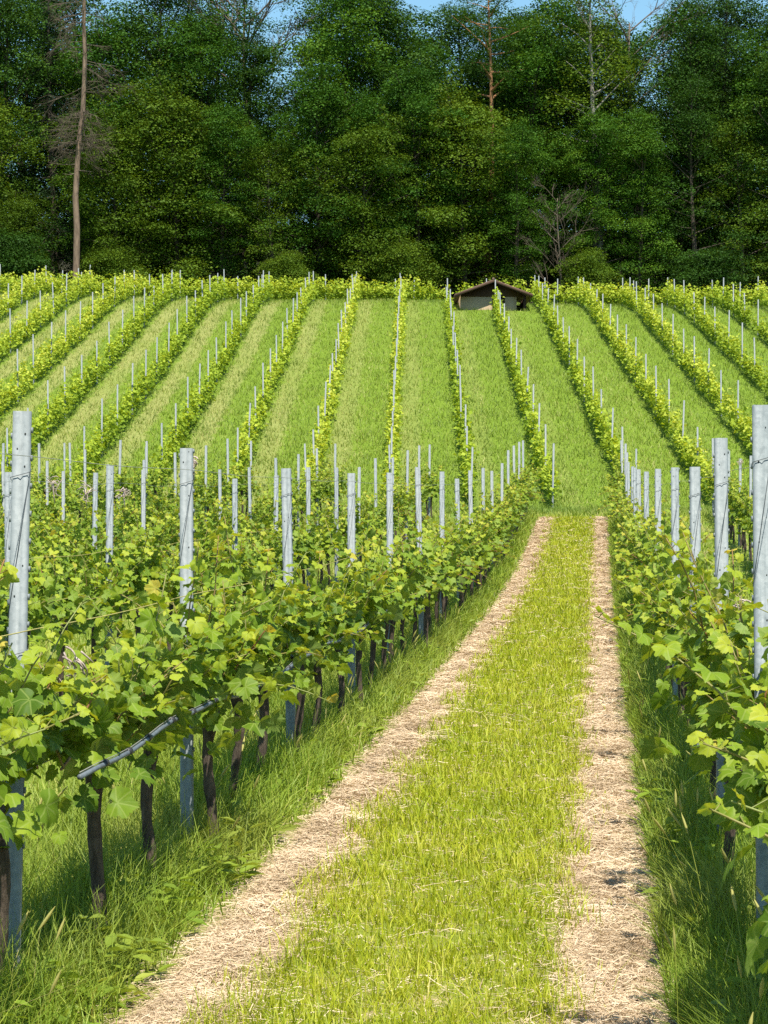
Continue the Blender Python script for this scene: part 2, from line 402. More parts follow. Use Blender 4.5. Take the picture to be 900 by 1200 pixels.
# grass between the lower rows
n = 170000
y = logy(n, 7, 58); c = np.where(rng.random(n) < .8, rng.uniform(-16, -2.6, n), rng.uniform(1.1, 6.5, n))
y = np.where(y > 53.4, rng.uniform(53.4, 58, n), y); c = np.where(y > 53.4, rng.uniform(-16, 7, n), c)
x = c + HP * y; k = in_view(x, y); x, y = x[k], y[k]; n = len(x)
far = np.clip((y / 8) ** .75, .8, 4.5)
blades('row_grass', x, y, (.07 + .14 * clump(x, y, 1.5)) * rng.uniform(.6, 1.3, n), .006 * far * rng.uniform(.6, 1.5, n), rng.uniform(.1, 1., n),
       rng.beta(2.2, 2, n) + .2 * (clump(x, y, .6) - .5), M_MEAD, 1, 'yellow-green grass between the lower vine rows')

# hillside grass: greener in the lanes, drier bands beside the rows
n = 270000
y = 57 + 75 * rng.random(n) ** 1.25; x = rng.uniform(-1, 1, n) * (.1875 * 1.08 * y + 1.2)
c = hill_c(x, y); lane = ((c / 2.5 + .32) % 1)
drypos = np.exp(-((lane - .25 + .10 * np.sin(.35 * y + .9 * np.floor(c / 2.5 + .32))) / .13) ** 2) * np.interp(c, [-12, 4, 10], [.72, .50, .14]) * (.55 + .45 * clump(x, y, .35, 3.))
dry = rng.random(n) < drypos
blades('hill_grass', x, y, (.08 + .14 * rng.random(n)) * np.where(dry, .7, 1.) * (.7 + .6 * clump(x, y, .8)), .024 * rng.uniform(.6, 1.5, n), rng.uniform(.2, 1., n),
       np.where(dry, rng.uniform(.72, 1., n), rng.beta(2, 2.4, n) * .85 + .15 * (clump(x, y, .5, 7.) - .5) + .10 * np.sin(4.7 * np.floor(c / 2.5 + .32)) + .12 * (np.abs(lane - .5) < .08)), M_HILL, 1, 'grass covering the lanes of the hillside vineyard')

# ------------------------------------------------------------------ grapevine leaves
half = [(0, .98), (8, .86), (12, .90), (18, .79), (24, .80), (31, .68), (38, .80), (44, .79), (51, .90), (57, .79), (64, .80), (74, .67), (84, .74), (92, .70), (101, .76), (112, .64), (126, .64), (142, .54), (158, .42), (171, .14)]
def leaf_proto(rim, seed, rings=True):
    r = np.random.default_rng(seed)
    ang = np.array([a for a, _ in rim] + [-a for a, _ in rim[:0:-1]]); rad = np.array([b for _, b in rim] + [b for _, b in rim[:0:-1]])
    ang = np.radians(ang); rad = rad * .62 * r.uniform(.94, 1.06, len(rad))
    m = len(ang)
    P = [np.zeros((1, 2))]
    for f in ((.5, 1.) if rings else (1.,)): P.append(np.stack([np.sin(ang), np.cos(ang)], -1) * (rad * f)[:, None])
    P = np.concatenate(P)
    x, y = P[:, 0], P[:, 1]
    ph = r.uniform(0, 6, 3)
    z = r.uniform(.05, .4) * np.abs(x) - r.uniform(.2, .7) * (x * x + y * y) + .06 * np.sin(9 * x + ph[0]) * np.sin(8 * y + ph[1]) + r.uniform(-.5, .15) * y * y + r.uniform(-.2, .2) * x * y
    V = np.stack([x, y, z], -1); V[:, 1] += .02
    i = np.arange(m); j = (i + 1) % m
    fs = [np.stack([0 * i, 1 + j, 1 + i], -1)]
    if rings: fs.append(np.stack([1 + i, 1 + j, 1 + m + j, 1 + m + i], -1))
    return V, fs, np.stack([x, y, 0 * x], -1)
HI = [leaf_proto(half, s) for s in range(9)]
mid_rim = [half[0], half[5], half[8], half[11], half[14], (140, .52), half[19]]
MID = [leaf_proto(mid_rim, s, False) for s in range(20, 24)]

def make_vine(seed, protos, dense):
    """trunk, two canes, shoot stems, foliage of one trained grapevine; the row runs along local Y"""
    r = np.random.default_rng(seed); sides = 7 if dense else 5
    out = {}
    g = Geo(); zt = np.linspace(-.1, .72, 12 if dense else 6)
    px = .016 * np.sin(zt * r.uniform(5, 9) + r.uniform(0, 6)); pyy = .018 * np.sin(zt * r.uniform(4, 8) + r.uniform(0, 6))
    tube(g, np.stack([px, pyy, zt], -1), .021 + .009 * r.random(len(zt)) + .012 * (zt > .60), sides + 1)
    top = np.array([px[-1], pyy[-1], .70])
    if dense:
        for _ in range(3):
            a = r.uniform(0, 6.28); e = top + np.array([.07 * math.cos(a), .07 * math.sin(a), r.uniform(.0, .07)]); tube(g, [top, (top + e) / 2 + .01, e], [.022, .017, .011], 5)
    out['trunk'] = g.mesh('vine_trunk', M_VTRUNK, True)
    nodes = []
    for sgn in (-1, 1):
        g = Geo(); t = np.linspace(0, 1, 9); ln = r.uniform(.46, .58)
        cy = top[1] + sgn * ln * t; cz = .71 + .10 * np.sin(PI * t * .8) + .012 * np.sin(9 * t) - .03 * t; cx = top[0] * (1 - t) + .02 * np.sin(7 * t + seed)
        P = np.stack([cx, cy, cz], -1); tube(g, P, np.linspace(.0105, .0055, 9), 5)
        out['cane%d' % (sgn > 0)] = g.mesh('vine_cane', M_CANE, True)
        for q in np.linspace(.06, 1, 7): nodes.append(np.array([np.interp(q, t, cx), np.interp(q, t, cy), np.interp(q, t, cz)]))
    gs = Geo(); pos = []; tip = []; nrm = []; siz = []; tin = []
    for b in nodes:
        kind = r.random()
        L = r.uniform(.28, .56) if kind < .82 else r.uniform(.6, .95)
        ax = r.normal(0, .30); ay = r.normal(0, .22)
        if kind < .07: ax = r.choice([-1, 1]) * r.uniform(.8, 1.6)
        d = unit(np.array([ax, ay, 1.0])); t = np.linspace(0, 1, 7); droop = np.array([.25 * ax, 0, -.42 * abs(ax) - .04]) * L
        P = b + d * L * t[:, None] + droop * (t ** 2)[:, None] + np.stack([.012 * np.sin(8 * t + seed), .012 * np.cos(7 * t), 0 * t], -1)
        red = np.clip(r.normal(.45, .25), 0, 1)
        tube(gs, P, np.linspace(.0052, .0022, 7), 4, red)
        nl = int(L / .042) + 2; sd = r.choice([-1, 1])
        for q in range(nl):
            tq = (q + .6) / nl; p = np.array([np.interp(tq, t, P[:, i]) for i in range(3)])
            phi = sd * (1.2 + r.normal(0, .5)) + (0 if q % 2 else PI)
            o = np.array([math.cos(phi), math.sin(phi), 0])
            pl = r.uniform(.035, .09) * (1 - .5 * tq)
            e = p + (o + np.array([0, 0, .45])) * pl
            if dense: tube(gs, [p, e], .0017, 3, red * .6 + .1, False)
            sun = np.array([.35, -.35, .75])
            pos.append(e); tip.append(o * .85 + np.array([0, 0, r.uniform(-.75, .1)]) + r.normal(0, .25, 3)); nrm.append(sun * r.uniform(.5, 1.1) + o * .35 + r.normal(0, .38, 3))
            siz.append((.145 - .09 * tq ** 1.3) * r.uniform(.65, 1.2)); tin.append(.20 + .50 * tq ** 1.7 + r.normal(0, .12) + (.2 if tq > .85 and r.random() < .25 else 0))
    for _ in range(62):                                        # lateral leaves that hide the canes
        yy = r.uniform(-.52, .52); xx = r.normal(0, .125); zz = r.normal(.80, .12); ph = r.uniform(0, 2 * PI); o = np.array([math.cos(ph) + 2.5 * xx, math.sin(ph), 0])
        pos.append([xx, yy, zz]); tip.append(o + np.array([0, 0, r.uniform(-1., 0)])); nrm.append(np.array([.3, -.3, .7]) + o * .4 + r.normal(0, .4, 3)); siz.append(r.uniform(.055, .14)); tin.append(np.clip(r.normal(.22, .13), 0, .6))
    pos, tip, nrm, siz, tin = map(np.array, (pos, tip, nrm, siz, tin)); tin = np.clip(tin, 0, 1)
    gl = Geo(); which = r.integers(0, len(protos), len(pos))
    for w, (V, fs, uv) in enumerate(protos):
        k = which == w
        if k.any(): scatter(gl, V, fs, pos[k], tip[k], nrm[k], siz[k], tin[k], uv)
    out['shoots'] = gs.mesh('vine_shoots', M_SHOOT, True)
    out['foliage'] = gl.mesh('vine_foliage', M_LEAF, True, uv=True)
    return out
VH = [make_vine(100 + s, HI, True) for s in range(7)]
VM = [make_vine(200 + s, MID, False) for s in range(6)]

ORD = ['', 'first', 'second', 'third', 'fourth', 'fifth', 'sixth', 'seventh', 'eighth', 'ninth', 'tenth', 'eleventh', 'twelfth', 'thirteenth', 'fourteenth', 'fifteenth', 'sixteenth', 'seventeenth', 'eighteenth', 'nineteenth', 'twentieth']
TENS = {20: 'twenty', 30: 'thirty', 40: 'forty', 50: 'fifty'}
def ordinal(k):
    if k <= 20: return ORD[k]
    if k % 10 == 0: return TENS[k][:-1] + 'ieth'
    return TENS[k // 10 * 10] + '-' + ORD[k % 10]

def make_grapevine(x, y, rz, meshes, scale, label, group, mirror=1):
    o = link('grapevine', None, None, (x, y, float(gz(x, y))), (0, 0, rz), (scale, scale, scale))
    tag(o, label, 'grapevine', group)
    link('trunk', meshes['trunk'], o)
    link('cane', meshes['cane0'], o); link('cane', meshes['cane1'], o)
    link('shoots', meshes['shoots'], o); link('foliage', meshes['foliage'], o)
    return o

# ------------------------------------------------------------------ posts
def c_profile(g, w, d, z0, z1, t=.003):
    """open steel channel, closed face towards local -Y, lips turned in at the back"""
    pr = np.array([(-w * .28, d), (-w / 2, d), (-w / 2, .006), (-w / 2 + .006, 0), (-.008, 0), (0, .004), (.008, 0), (w / 2 - .006, 0), (w / 2, .006), (w / 2, d), (w * .28, d)])
    T = np.gradient(pr, axis=0); N = unit(np.stack([-T[:, 1], T[:, 0]], -1)); inn = pr + N * t
    ring = np.concatenate([pr, inn[::-1]]); m = len(ring)
    V = np.concatenate([np.c_[ring, np.full(m, z0)], np.c_[ring, np.full(m, z1)]])
    i = np.arange(m); j = (i + 1) % m
    k = len(pr); a = np.arange(k - 1); top = np.stack([m + a, m + a + 1, 2 * m - 2 - a, 2 * m - 1 - a], -1)
    g.add(V, [np.stack([i, j, m + j, m + i], -1), top])
def post_meshes(seed, H):
    r = np.random.default_rng(seed); w, d = .060, .04
    g = Geo(); c_profile(g, w, d, -.3, H)
    for z in np.arange(.5, H - .04, .095):
        for s in (-1, 1):
            dz = .02 * (s > 0)
            box(g, (s * (w / 2 + .0005) - (.007 if s < 0 else 0), .014, z + dz), (s * (w / 2 + .0005) + (.007 if s > 0 else 0), .030, z + .020 + dz))
    n0 = sum(len(f) for f in g.f)
    for z in np.arange(.45, H - .06, .16):
        for dx in (-.012, .014):
            if r.random() < .55: continue
            a = np.arange(8) * PI / 4; rr = r.uniform(.0018, .0034)
            zc = z + r.uniform(-.06, .06) + (.06 if dx > 0 else 0)
            g.add(np.stack([dx + rr * np.cos(a), np.full(8, -.0012), zc + rr * 1.2 * np.sin(a)], -1), [np.arange(8)[None]])
    body = g.mesh('post_channel', M_STEEL); body.materials.append(M_HOLE)
    mi = np.zeros(len(body.polygons), np.int32); mi[n0:] = 1; body.polygons.foreach_set('material_index', mi)
    ties = []
    for k in range(2):
        g = Geo(); z = H - .1 - .62 * k - r.uniform(0, .12); zl = z - r.uniform(.42, .55)
        P = np.array([(-w / 2 - .004, .03, z - .03), (-w / 2 - .004, -.004, z - .02), (w / 2 + .003, -.005, z), (w / 2 + .004, .03, z + .01)]); tube(g, P, .0012, 5)
        P = np.array([(w / 2 + .003, -.003, z), (.0, -.0045, (z + zl) / 2), (-w / 2 - .003, -.004, zl), (-w / 2 - .004, .02, zl - .02)]); tube(g, P, .0012, 5)
        ties.append(g.mesh('post_tie', M_TIE, True))
    return dict(body=body, ties=ties)
PM = [post_meshes(s, H) for s, H in enumerate((1.93, 1.97, 2.02, 2.06))]
g = Geo(); c_profile(g, .054, .04, -.3, 2.0); SIMPLE_POST = g.mesh('post_channel', M_STEEL)

def make_post(x, y, label, group, detail, idx, rz=0., tilt=(0, 0), hscale=1.):
    z = float(gz(x, y)); rot = (tilt[0], tilt[1], rz)
    if not detail:
        o = link('trellis_post', SIMPLE_POST, None, (x, y, z), rot, (1, 1, hscale)); return tag(o, label, 'trellis post', group)
    m = PM[idx % 4]
    o = tag(link('trellis_post', None, None, (x, y, z), rot), label, 'trellis post', group)
    link('channel', m['body'], o)
    for t in m['ties'][:2 if rng.random() < .4 else 1]: link('tie_wire', t, o)
    return o

LEFT_NAME = ['first vine row left of the path', 'second vine row left of the path', 'third vine row left of the path', 'fourth vine row left of the path', 'fifth vine row left of the path', 'sixth vine row left of the path']
RIGHT_NAME = ['first vine row right of the path', 'second vine row right of the path']
lower = [(LEFT_NAME[k], -1.97 - 2.4 * k, 'L', k) for k in range(6)] + [(RIGHT_NAME[0], .60, 'R', 0), (RIGHT_NAME[1], 3.05, 'R', 1)]
posts_y = {('L', 0): [7.02, 9.77, 13.1, 16.3, 19.6, 22.6, 25.5, 28.6, 31.6, 35.0, 38.2, 41.3, 44.5, 47.6, 50.6, 53.4],
           ('R', 0): [7.35, 9.8, 12.5, 15.8, 20.6, 25.6, 28.8, 32.1, 35.2, 38.4, 41.6, 44.8, 48.0, 51.0, 53.9]}
for k, ph in ((1, 18.5), (2, 27.5), (3, 29.), (4, 40.), (5, 45.)): posts_y[('L', k)] = [y for y in np.arange(ph - 31.5, 54.5, 3.13) if y > 9]
posts_y[('R', 1)] = list(np.arange(32.2, 54.5, 3.13))
FRONT = {('L', 0): [2, 1, 0, 0, 1], ('R', 0): [3, 2, 0, 1, 2]}
for name, c, s, k in lower:
    # posts
    i = 0
    for y in posts_y[(s, k)]:
        x = c + HP * y + (rng.normal(0, .012) if y > 17 else 0)
        if not in_view(x, y, .25): continue
        i += 1
        pi = FRONT.get((s, k), [])[i - 1] if i <= len(FRONT.get((s, k), [])) else int(rng.integers(0, 4))
        if i == 1 and (s, k) == ('L', 0): x -= .05
        make_post(x, y, f'galvanised steel post in the {name}, {ordinal(i)} from the camera', 'steel posts of the lower trellis rows', y < 34, pi,
                  rng.normal(-HP * .4, .06), (R(rng.normal(0, .5)), R(rng.normal(0, .6)) if y > 8 else R(1.3 if s == 'L' else -.4)), rng.uniform(.96, 1.06))
    # vines
    i = 0; y = 5.75 if (s, k) == ('L', 0) else 4.65 if (s, k) == ('R', 0) else 5.55
    while y < 53.8:
        x = c + HP * y + rng.normal(0, .03) + {('L', 0): .07, ('R', 0): .02}.get((s, k), 0)
        if in_view(x, y, .75):
            i += 1
            v = VH[int(rng.integers(0, len(VH)))] if y < 15 else VM[int(rng.integers(0, len(VM)))]
            flip = PI if rng.random() < .5 else 0.
            make_grapevine(x, y, flip - math.atan(HP) + rng.normal(0, .05), v, rng.uniform(.92, 1.08) if y > 8 else 1.04, f'leafy grapevine in the {name}, {ordinal(i)} from the camera', 'grapevines of the lower rows')
        y += 1.03 + rng.normal(0, .05)

# wires and the hose
def row_wire(c, z, y0, y1, r, label, mat=M_WIRE, name='trellis_wire', cat='wire', group='trellis wires', sag=.012, dx=0.):
    yy = np.arange(y0, y1, .5); x = c + dx + HP * yy
    g = Geo(); tube(g, np.stack([x, yy, gz(x, yy) * (1 if y1 < 60 else 1) + z + sag * np.sin(yy * 2.1) * .4], -1), r, 5)
    return tag(link(name, g.mesh(name, mat, True)), label, cat, group)
for name, c, s, k in lower:
    if (s, k) in (('L', 0), ('L', 1), ('R', 0)):
        y0 = {('L', 0): 5.5, ('L', 1): 14., ('R', 0): 5.2}[(s, k)]
        for z, hn in ((.80, 'lowest'), (1.27, 'middle'), (1.86, 'topmost')):
            row_wire(c, z, y0, 53.6, .0013 if hn == 'topmost' else .0022, f'{hn} trellis wire strung along the {name}', M_STRING if hn == 'middle' else M_WIRE, dx=.04)
yy = np.arange(6.9, 50, .25); nearness = sstep(11, 8, yy)
x = lower[0][1] + .15 + .07 * nearness + HP * yy
hz = gz(x, yy) + .745 + .05 * nearness + .02 * np.sin(yy * 1.5 + .6) + .008 * np.sin(yy * 4.7)
hp = tag(link('irrigation_hose', None, None, (float(x[0]), float(yy[0]), 0)), 'grey irrigation hose clipped along the first vine row left of the path', 'hose')
O = np.array([x[0], yy[0], 0])
g = Geo(); tube(g, np.stack([x, yy, hz], -1) - O, .0098, 9); link('pipe', g.mesh('hose_pipe', M_HOSE, True), hp)
g = Geo(); tube(g, np.stack([x, yy, hz + .016], -1) - O, .0019, 5); link('support_wire', g.mesh('hose_wire', M_WIRE, True), hp)
for yc in (7.25, 7.62, 7.95, 8.4, 8.9, 9.5, 10.3, 11.1, 12., 13.4, 14.8):
    g = Geo(); p = np.array([np.interp(yc, yy, x), yc, np.interp(yc, yy, hz) + .004]) - O; tube(g, [p - np.array([.0017, .016, 0]), p + np.array([.0017, .016, 0])], .0145, 9); link('clip', g.mesh('hose_clip', M_CLIP, True), hp)

# dry canes left tangled in the top wires
def tangle(x, y, z, size, label, seed):
    r = np.random.default_rng(seed); g = Geo()
    for _ in range(9):
        t = np.linspace(0, 1, 9); a = r.uniform(0, 6.28); f = r.uniform(2, 7)
        P = np.stack([size * .45 * np.cos(a + f * t) * (.4 + .6 * r.random()), size * .45 * np.sin(a + f * t) * .6 + size * 1.5 * r.normal(0, .4) * t, size * (.28 * np.sin(a * 2 + f * .8 * t) - r.uniform(-.1, .9) * t)], -1) + r.normal(0, size * .22, 3)
        tube(g, P, np.linspace(.0045, .0018, 9), 4)
    P = np.array([[0, 0, 0], [.02, 0, -.4], [.06, .02, -.9], [.10, 0, -1.35]]) * size; tube(g, P, [.008, .007, .005, .003], 5)
    tag(link('dry_cane_tangle', g.mesh('dry_cane_tangle', M_TANGLE, True), None, (x, y, z)), label, 'dry cane', 'dry cane remnants on the wires')
def wire_spot(c, px, z):                # point on a wire of a lower row that lies at that bearing
    y = 2400 * c / (px - 702); x = c + HP * y; return x, y, float(gz(x, y)) + z
for j, (c, px, z, sz, lab) in enumerate((
        (-1.97 - 2.4, 62, 1.87, .13, 'curled tangle of dry canes hanging on a wire beside the nearest tall post'),
        (-1.97 - 2.4, 100, 1.82, .12, 'small knot of dry tendrils on the top wire, second along from nearest post'),
        (-1.97 - 2.4, 145, 1.78, .11, 'loose dry cane remnant drooping from wire near the second left row posts'),
        (-1.97, 226, 1.90, .06, 'dry tendril caught on the second post of the first left row'),
        (3.05, 868, 1.9, .16, 'brown dry cane bundle on the top wire of the second right row'),
        (.60, 866, 1.27, .07, 'pale dry tendril knot on middle wire among leaves right of path'),
        (-1.97, 88, 1.10, .09, 'pale dry tendril hanging from the wire beside the nearest left post'))):
    x, y, z = wire_spot(c, px, z); tangle(x, y, z, sz, lab, 50 + j)

# ------------------------------------------------------------------ hillside rows: young vines merged into one mesh per row, and their posts
def top_end(x): return np.interp(x, [-30, -12, 0, 10, 30], [117, 117, 117, 116, 115])
hut_rows = {8: 107.0, 9: 107.5}
QUAD = np.array([[0, 0, 0], [.5, .42, .08], [0, 1., -.1], [-.5, .42, .08]]); QF = [np.array([[0, 1, 2, 3]])]
def hill_name(i):
    d = i - 9
    if d == 0: return 'hill vine row that climbs to the hut front'
    if d == -1: return 'hill vine row passing the hut left wall'
    if d == 1: return 'hill vine row just right of the hut'
    return f'{ordinal(-d)} hill vine row left of the hut front' if d < 0 else f'{ordinal(d)} hill vine row right of the hut front'
hp_count = 0
for i in range(-4, 18):
    c = hill_row_c(i); r = np.random.default_rng(500 + i)
    y0 = 62.3 + r.uniform(-.6, .8); x_at = c + HH * 115; y1 = hut_rows.get(i, float(top_end(x_at)))
    if abs(x_at) > .1875 * 115 + 4.5: continue
    # visible part only
    yy = np.arange(y0, y1, .25); xx = c + HH * yy; ok = np.abs(xx) < .1875 * 1.03 * yy + 1.6
    if not ok.any(): continue
    y0 = float(yy[ok][0]); L = y1 - y0; n = int(L * 160)
    y = r.uniform(y0, y1, n)
    pv = np.floor(y / 1.05); rv = (np.sin(pv * 12.9898 + i * 78.233) * 43758.5453) % 1; rv2 = (np.sin(pv * 39.3 + i * 11.1) * 24634.63) % 1
    along = (y / 1.05) % 1 - .5
    up = sstep(95, 116, y); hgt = (.60 + .55 * rv + .12 * up) * (1 - 1.2 * along ** 2)
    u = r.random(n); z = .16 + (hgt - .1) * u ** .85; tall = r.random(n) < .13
    z = np.where(tall, hgt + .42 * r.random(n) ** 1.3, z)
    sprd = np.where(tall, .07, (.085 + .055 * rv2) * np.sqrt(np.clip(1.15 - (2 * u - .95) ** 2, .1, 1)))
    x = c + HH * y + r.normal(0, 1, n) * sprd + (rv2 - .5) * .12
    keep = (rv > .10) | (r.random(n) < .3); keep &= r.random(n) < np.clip(1.25 - 1.6 * np.abs(along) ** 1.5 * (.4 + rv2), .2, 1)
    x, y, z, rv, u, tall = x[keep], y[keep], z[keep], rv[keep], u[keep], tall[keep]; n = len(x)
    a = r.uniform(0, 6.28, n); o = np.stack([np.cos(a), np.sin(a), r.uniform(-.7, .3, n)], -1)
    nr = np.array([.35, -.3, .75]) * r.uniform(.3, 1.1, n)[:, None] + r.normal(0, .45, (n, 3))
    B = np.array([c + HH * y0, y0, float(gz(c + HH * y0, y0))])
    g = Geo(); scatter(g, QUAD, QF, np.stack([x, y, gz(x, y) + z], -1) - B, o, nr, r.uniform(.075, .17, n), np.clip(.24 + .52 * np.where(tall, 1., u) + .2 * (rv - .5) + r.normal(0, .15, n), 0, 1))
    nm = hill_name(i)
    tag(link('vine_row', g.mesh('vine_row', M_HVINE), None, B), f'dense leafy {nm}'.replace('dense leafy hill vine row', 'dense leafy hill vine row'), 'vine row', 'vine rows on the hillside')
    # posts in this row
    j = 0
    for yp in np.arange(62.4 + r.uniform(0, .8), y1 + (1.2 if i in hut_rows else .2), 3.75):
        xp = c + HH * yp + r.normal(0, .02)
        if abs(xp) > .1875 * yp + .1: continue
        j += 1; hp_count += 1
        make_post(xp, yp, f'thin steel post, {ordinal(j)} uphill in {nm}', 'steel posts on the hillside', False, 0, r.normal(0, .1), (R(r.normal(0, .8)), R(r.normal(0, .9))), r.uniform(.88, 1.05) * (.86 if yp > 102 else 1))
print('hill posts', hp_count)
# short rows that run crosswise along the crest in front of the wood
for q, (yc, xa, xb, hh, place) in enumerate([(118.2, -24, 2.3, .95, 'left of the hut, nearest to the lanes'), (121.2, -25, 3.2, 1.0, 'left of the hut, middle of three'), (124.2, -26, 4.0, 1.05, 'left of the hut, closest to the wood'), (117.0, 8.8, 24.5, .85, 'right of the hut, nearest to the lanes'), (120.0, 8.8, 25, .95, 'right of the hut, closest to the wood'), (118.5, 4.2, 8.4, .9, 'short, behind the hut')]):
    r = np.random.default_rng(700 + q); L = xb - xa; n = int(L * 240); x = r.uniform(xa, xb, n)
    pv = np.floor(x / 1.05); rv = (np.sin(pv * 12.9898 + q * 78.233) * 43758.5453) % 1; u = r.random(n); tall = r.random(n) < .24
    along = (x / 1.05) % 1 - .5; hgt = (hh * (.7 + .45 * rv)) * (1 - .9 * along ** 2)
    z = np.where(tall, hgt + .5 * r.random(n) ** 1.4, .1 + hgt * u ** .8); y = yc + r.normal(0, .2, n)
    a = r.uniform(0, 6.28, n); o = np.stack([np.cos(a), np.sin(a), r.uniform(-.7, .3, n)], -1)
    nr = np.array([.35, -.3, .75]) * r.uniform(.3, 1.1, n)[:, None] + r.normal(0, .45, (n, 3))
    B = np.array([(xa + xb) / 2, yc, float(gz((xa + xb) / 2, yc))])
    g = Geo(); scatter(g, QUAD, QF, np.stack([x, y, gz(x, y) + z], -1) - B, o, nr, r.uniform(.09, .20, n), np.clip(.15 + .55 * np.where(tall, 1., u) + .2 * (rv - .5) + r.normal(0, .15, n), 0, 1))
    tag(link('vine_row', g.mesh('vine_row', M_HVINE), None, B), 'leafy vine row crosswise on the crest, ' + place, 'vine row', 'vine rows on the hillside')
    j = 0
    for xp in np.arange(xa + r.uniform(.3, 2), xb, 5.2):
        if abs(xp) > .1875 * yc + .1: continue
        j += 1; make_post(xp, yc - .25, f'thin steel post, {ordinal(j)} from left, crest row ' + place.replace('nearest to the lanes', 'nearest the lanes').replace('closest to the wood', 'nearest the wood'), 'steel posts on the hillside', False, 0, 0, (0, R(r.normal(0, 1))), r.uniform(.68, .88))

# ------------------------------------------------------------------ hut
hx, hy = (577.5 - 450) / 2400 * 109, 108.6
hut = tag(link('field_hut', None, None, (hx, hy, 12.15)), 'small plastered hut with brown gabled roof at the top of the vineyard', 'hut')
def part(name, g, mat, parent, smooth=False): return link(name, g.mesh('hut_' + name, mat, smooth), parent)
g = Geo(); W2, D0, D1, ZE, ZR = 1.72, 0, 4.2, .92, 1.60
box(g, (-W2, D0, -1.2), (-.05, D0 + .16, .72)); part('wall', g, M_PLASTER, hut)
g = Geo(); box(g, (.62, D0, -1.2), (1.24, D0 + .16, .72)); part('wall', g, M_PLASTER, hut)
g = Geo(); box(g, (-W2, D0 + .163, -1.2), (-W2 + .16, D1, .9)); part('side_wall', g, M_PLASTER, hut)
g = Geo(); box(g, (1.24 - .16, D0 + .163, -1.2), (1.24, D1, .9)); part('side_wall', g, M_PLASTER, hut)
g = Geo(); box(g, (-W2, D1 + .003, -1.2), (1.24, D1 + .16, .9)); part('back_wall', g, M_PLASTER, hut)
g = Geo(); box(g, (-.047, D0 + .06, -1.2), (.617, D0 + .11, .70)); dr = part('door', g, M_BOARD, hut)
g = Geo(); box(g, (.5, D0 + .02, -.1), (.53, D0 + .058, .06)); part('handle', g, M_CLIP, dr)
g = Geo()                                                    # boarded gable above the walls
v = np.array([(-W2 - .02, -.02, .722), (W2 + .02, -.02, .722), (W2 + .02, -.02, .80), (0, -.02, 1.50), (-W2 - .02, -.02, .80)]); v2 = v + np.array([0, .07, 0])
g.add(np.concatenate([v, v2]), [np.arange(5)[None], np.arange(5)[None, ::-1] + 5, np.array([[i, 5 + i, 5 + (i + 1) % 5, (i + 1) % 5] for i in range(5)])]); part('gable_boards', g, M_BOARD, hut)
g = Geo(); box(g, (W2 - .13, -.22, -1.2), (W2, -.09, .80)); part('porch_post', g, M_BOARD, hut)
g = Geo(); box(g, (W2 - .06, .1, -1.2), (W2, D1, .72)); part('porch_boarding', g, M_BOARD, hut)
for s in (-1, 1):
    g = Geo(); E = 2.06; e = np.array([(0, ZR), (s * E, ZR - .78)]); th = .085
    yy_ = (-.52, D1 + .4)
    v = np.array([(e[0][0], yq, e[0][1] + t) for yq in yy_ for t in (0, -th)] + [(e[1][0], yq, e[1][1] + t) for yq in yy_ for t in (0, -th)])
    F = np.array([[0, 2, 6, 4], [1, 5, 7, 3], [0, 4, 5, 1], [2, 3, 7, 6], [4, 6, 7, 5], [0, 1, 3, 2]])
    g.add(v, [F if s > 0 else F[:, ::-1]])
    rf = part('roof', g, M_ROOF, hut)
    g = Geo(); v = np.array([(0, -.56, ZR - .02), (0, -.56, ZR - .17), (s * E, -.56, ZR - .80), (s * E, -.56, ZR - .95)]); v = np.concatenate([v, v + np.array([0, .036, 0])])
    g.add(v, [np.array([[0, 1, 3, 2], [4, 6, 7, 5], [0, 2, 6, 4], [1, 5, 7, 3], [2, 3, 7, 6], [0, 4, 5, 1]])]); part('barge_board', g, M_FASCIA, rf)
g = Geo(); tube(g, [(0, -.54, ZR + .01), (0, D1 + .4, ZR + .01)], .085, 8); part('ridge', g, M_ROOF, hut, True)

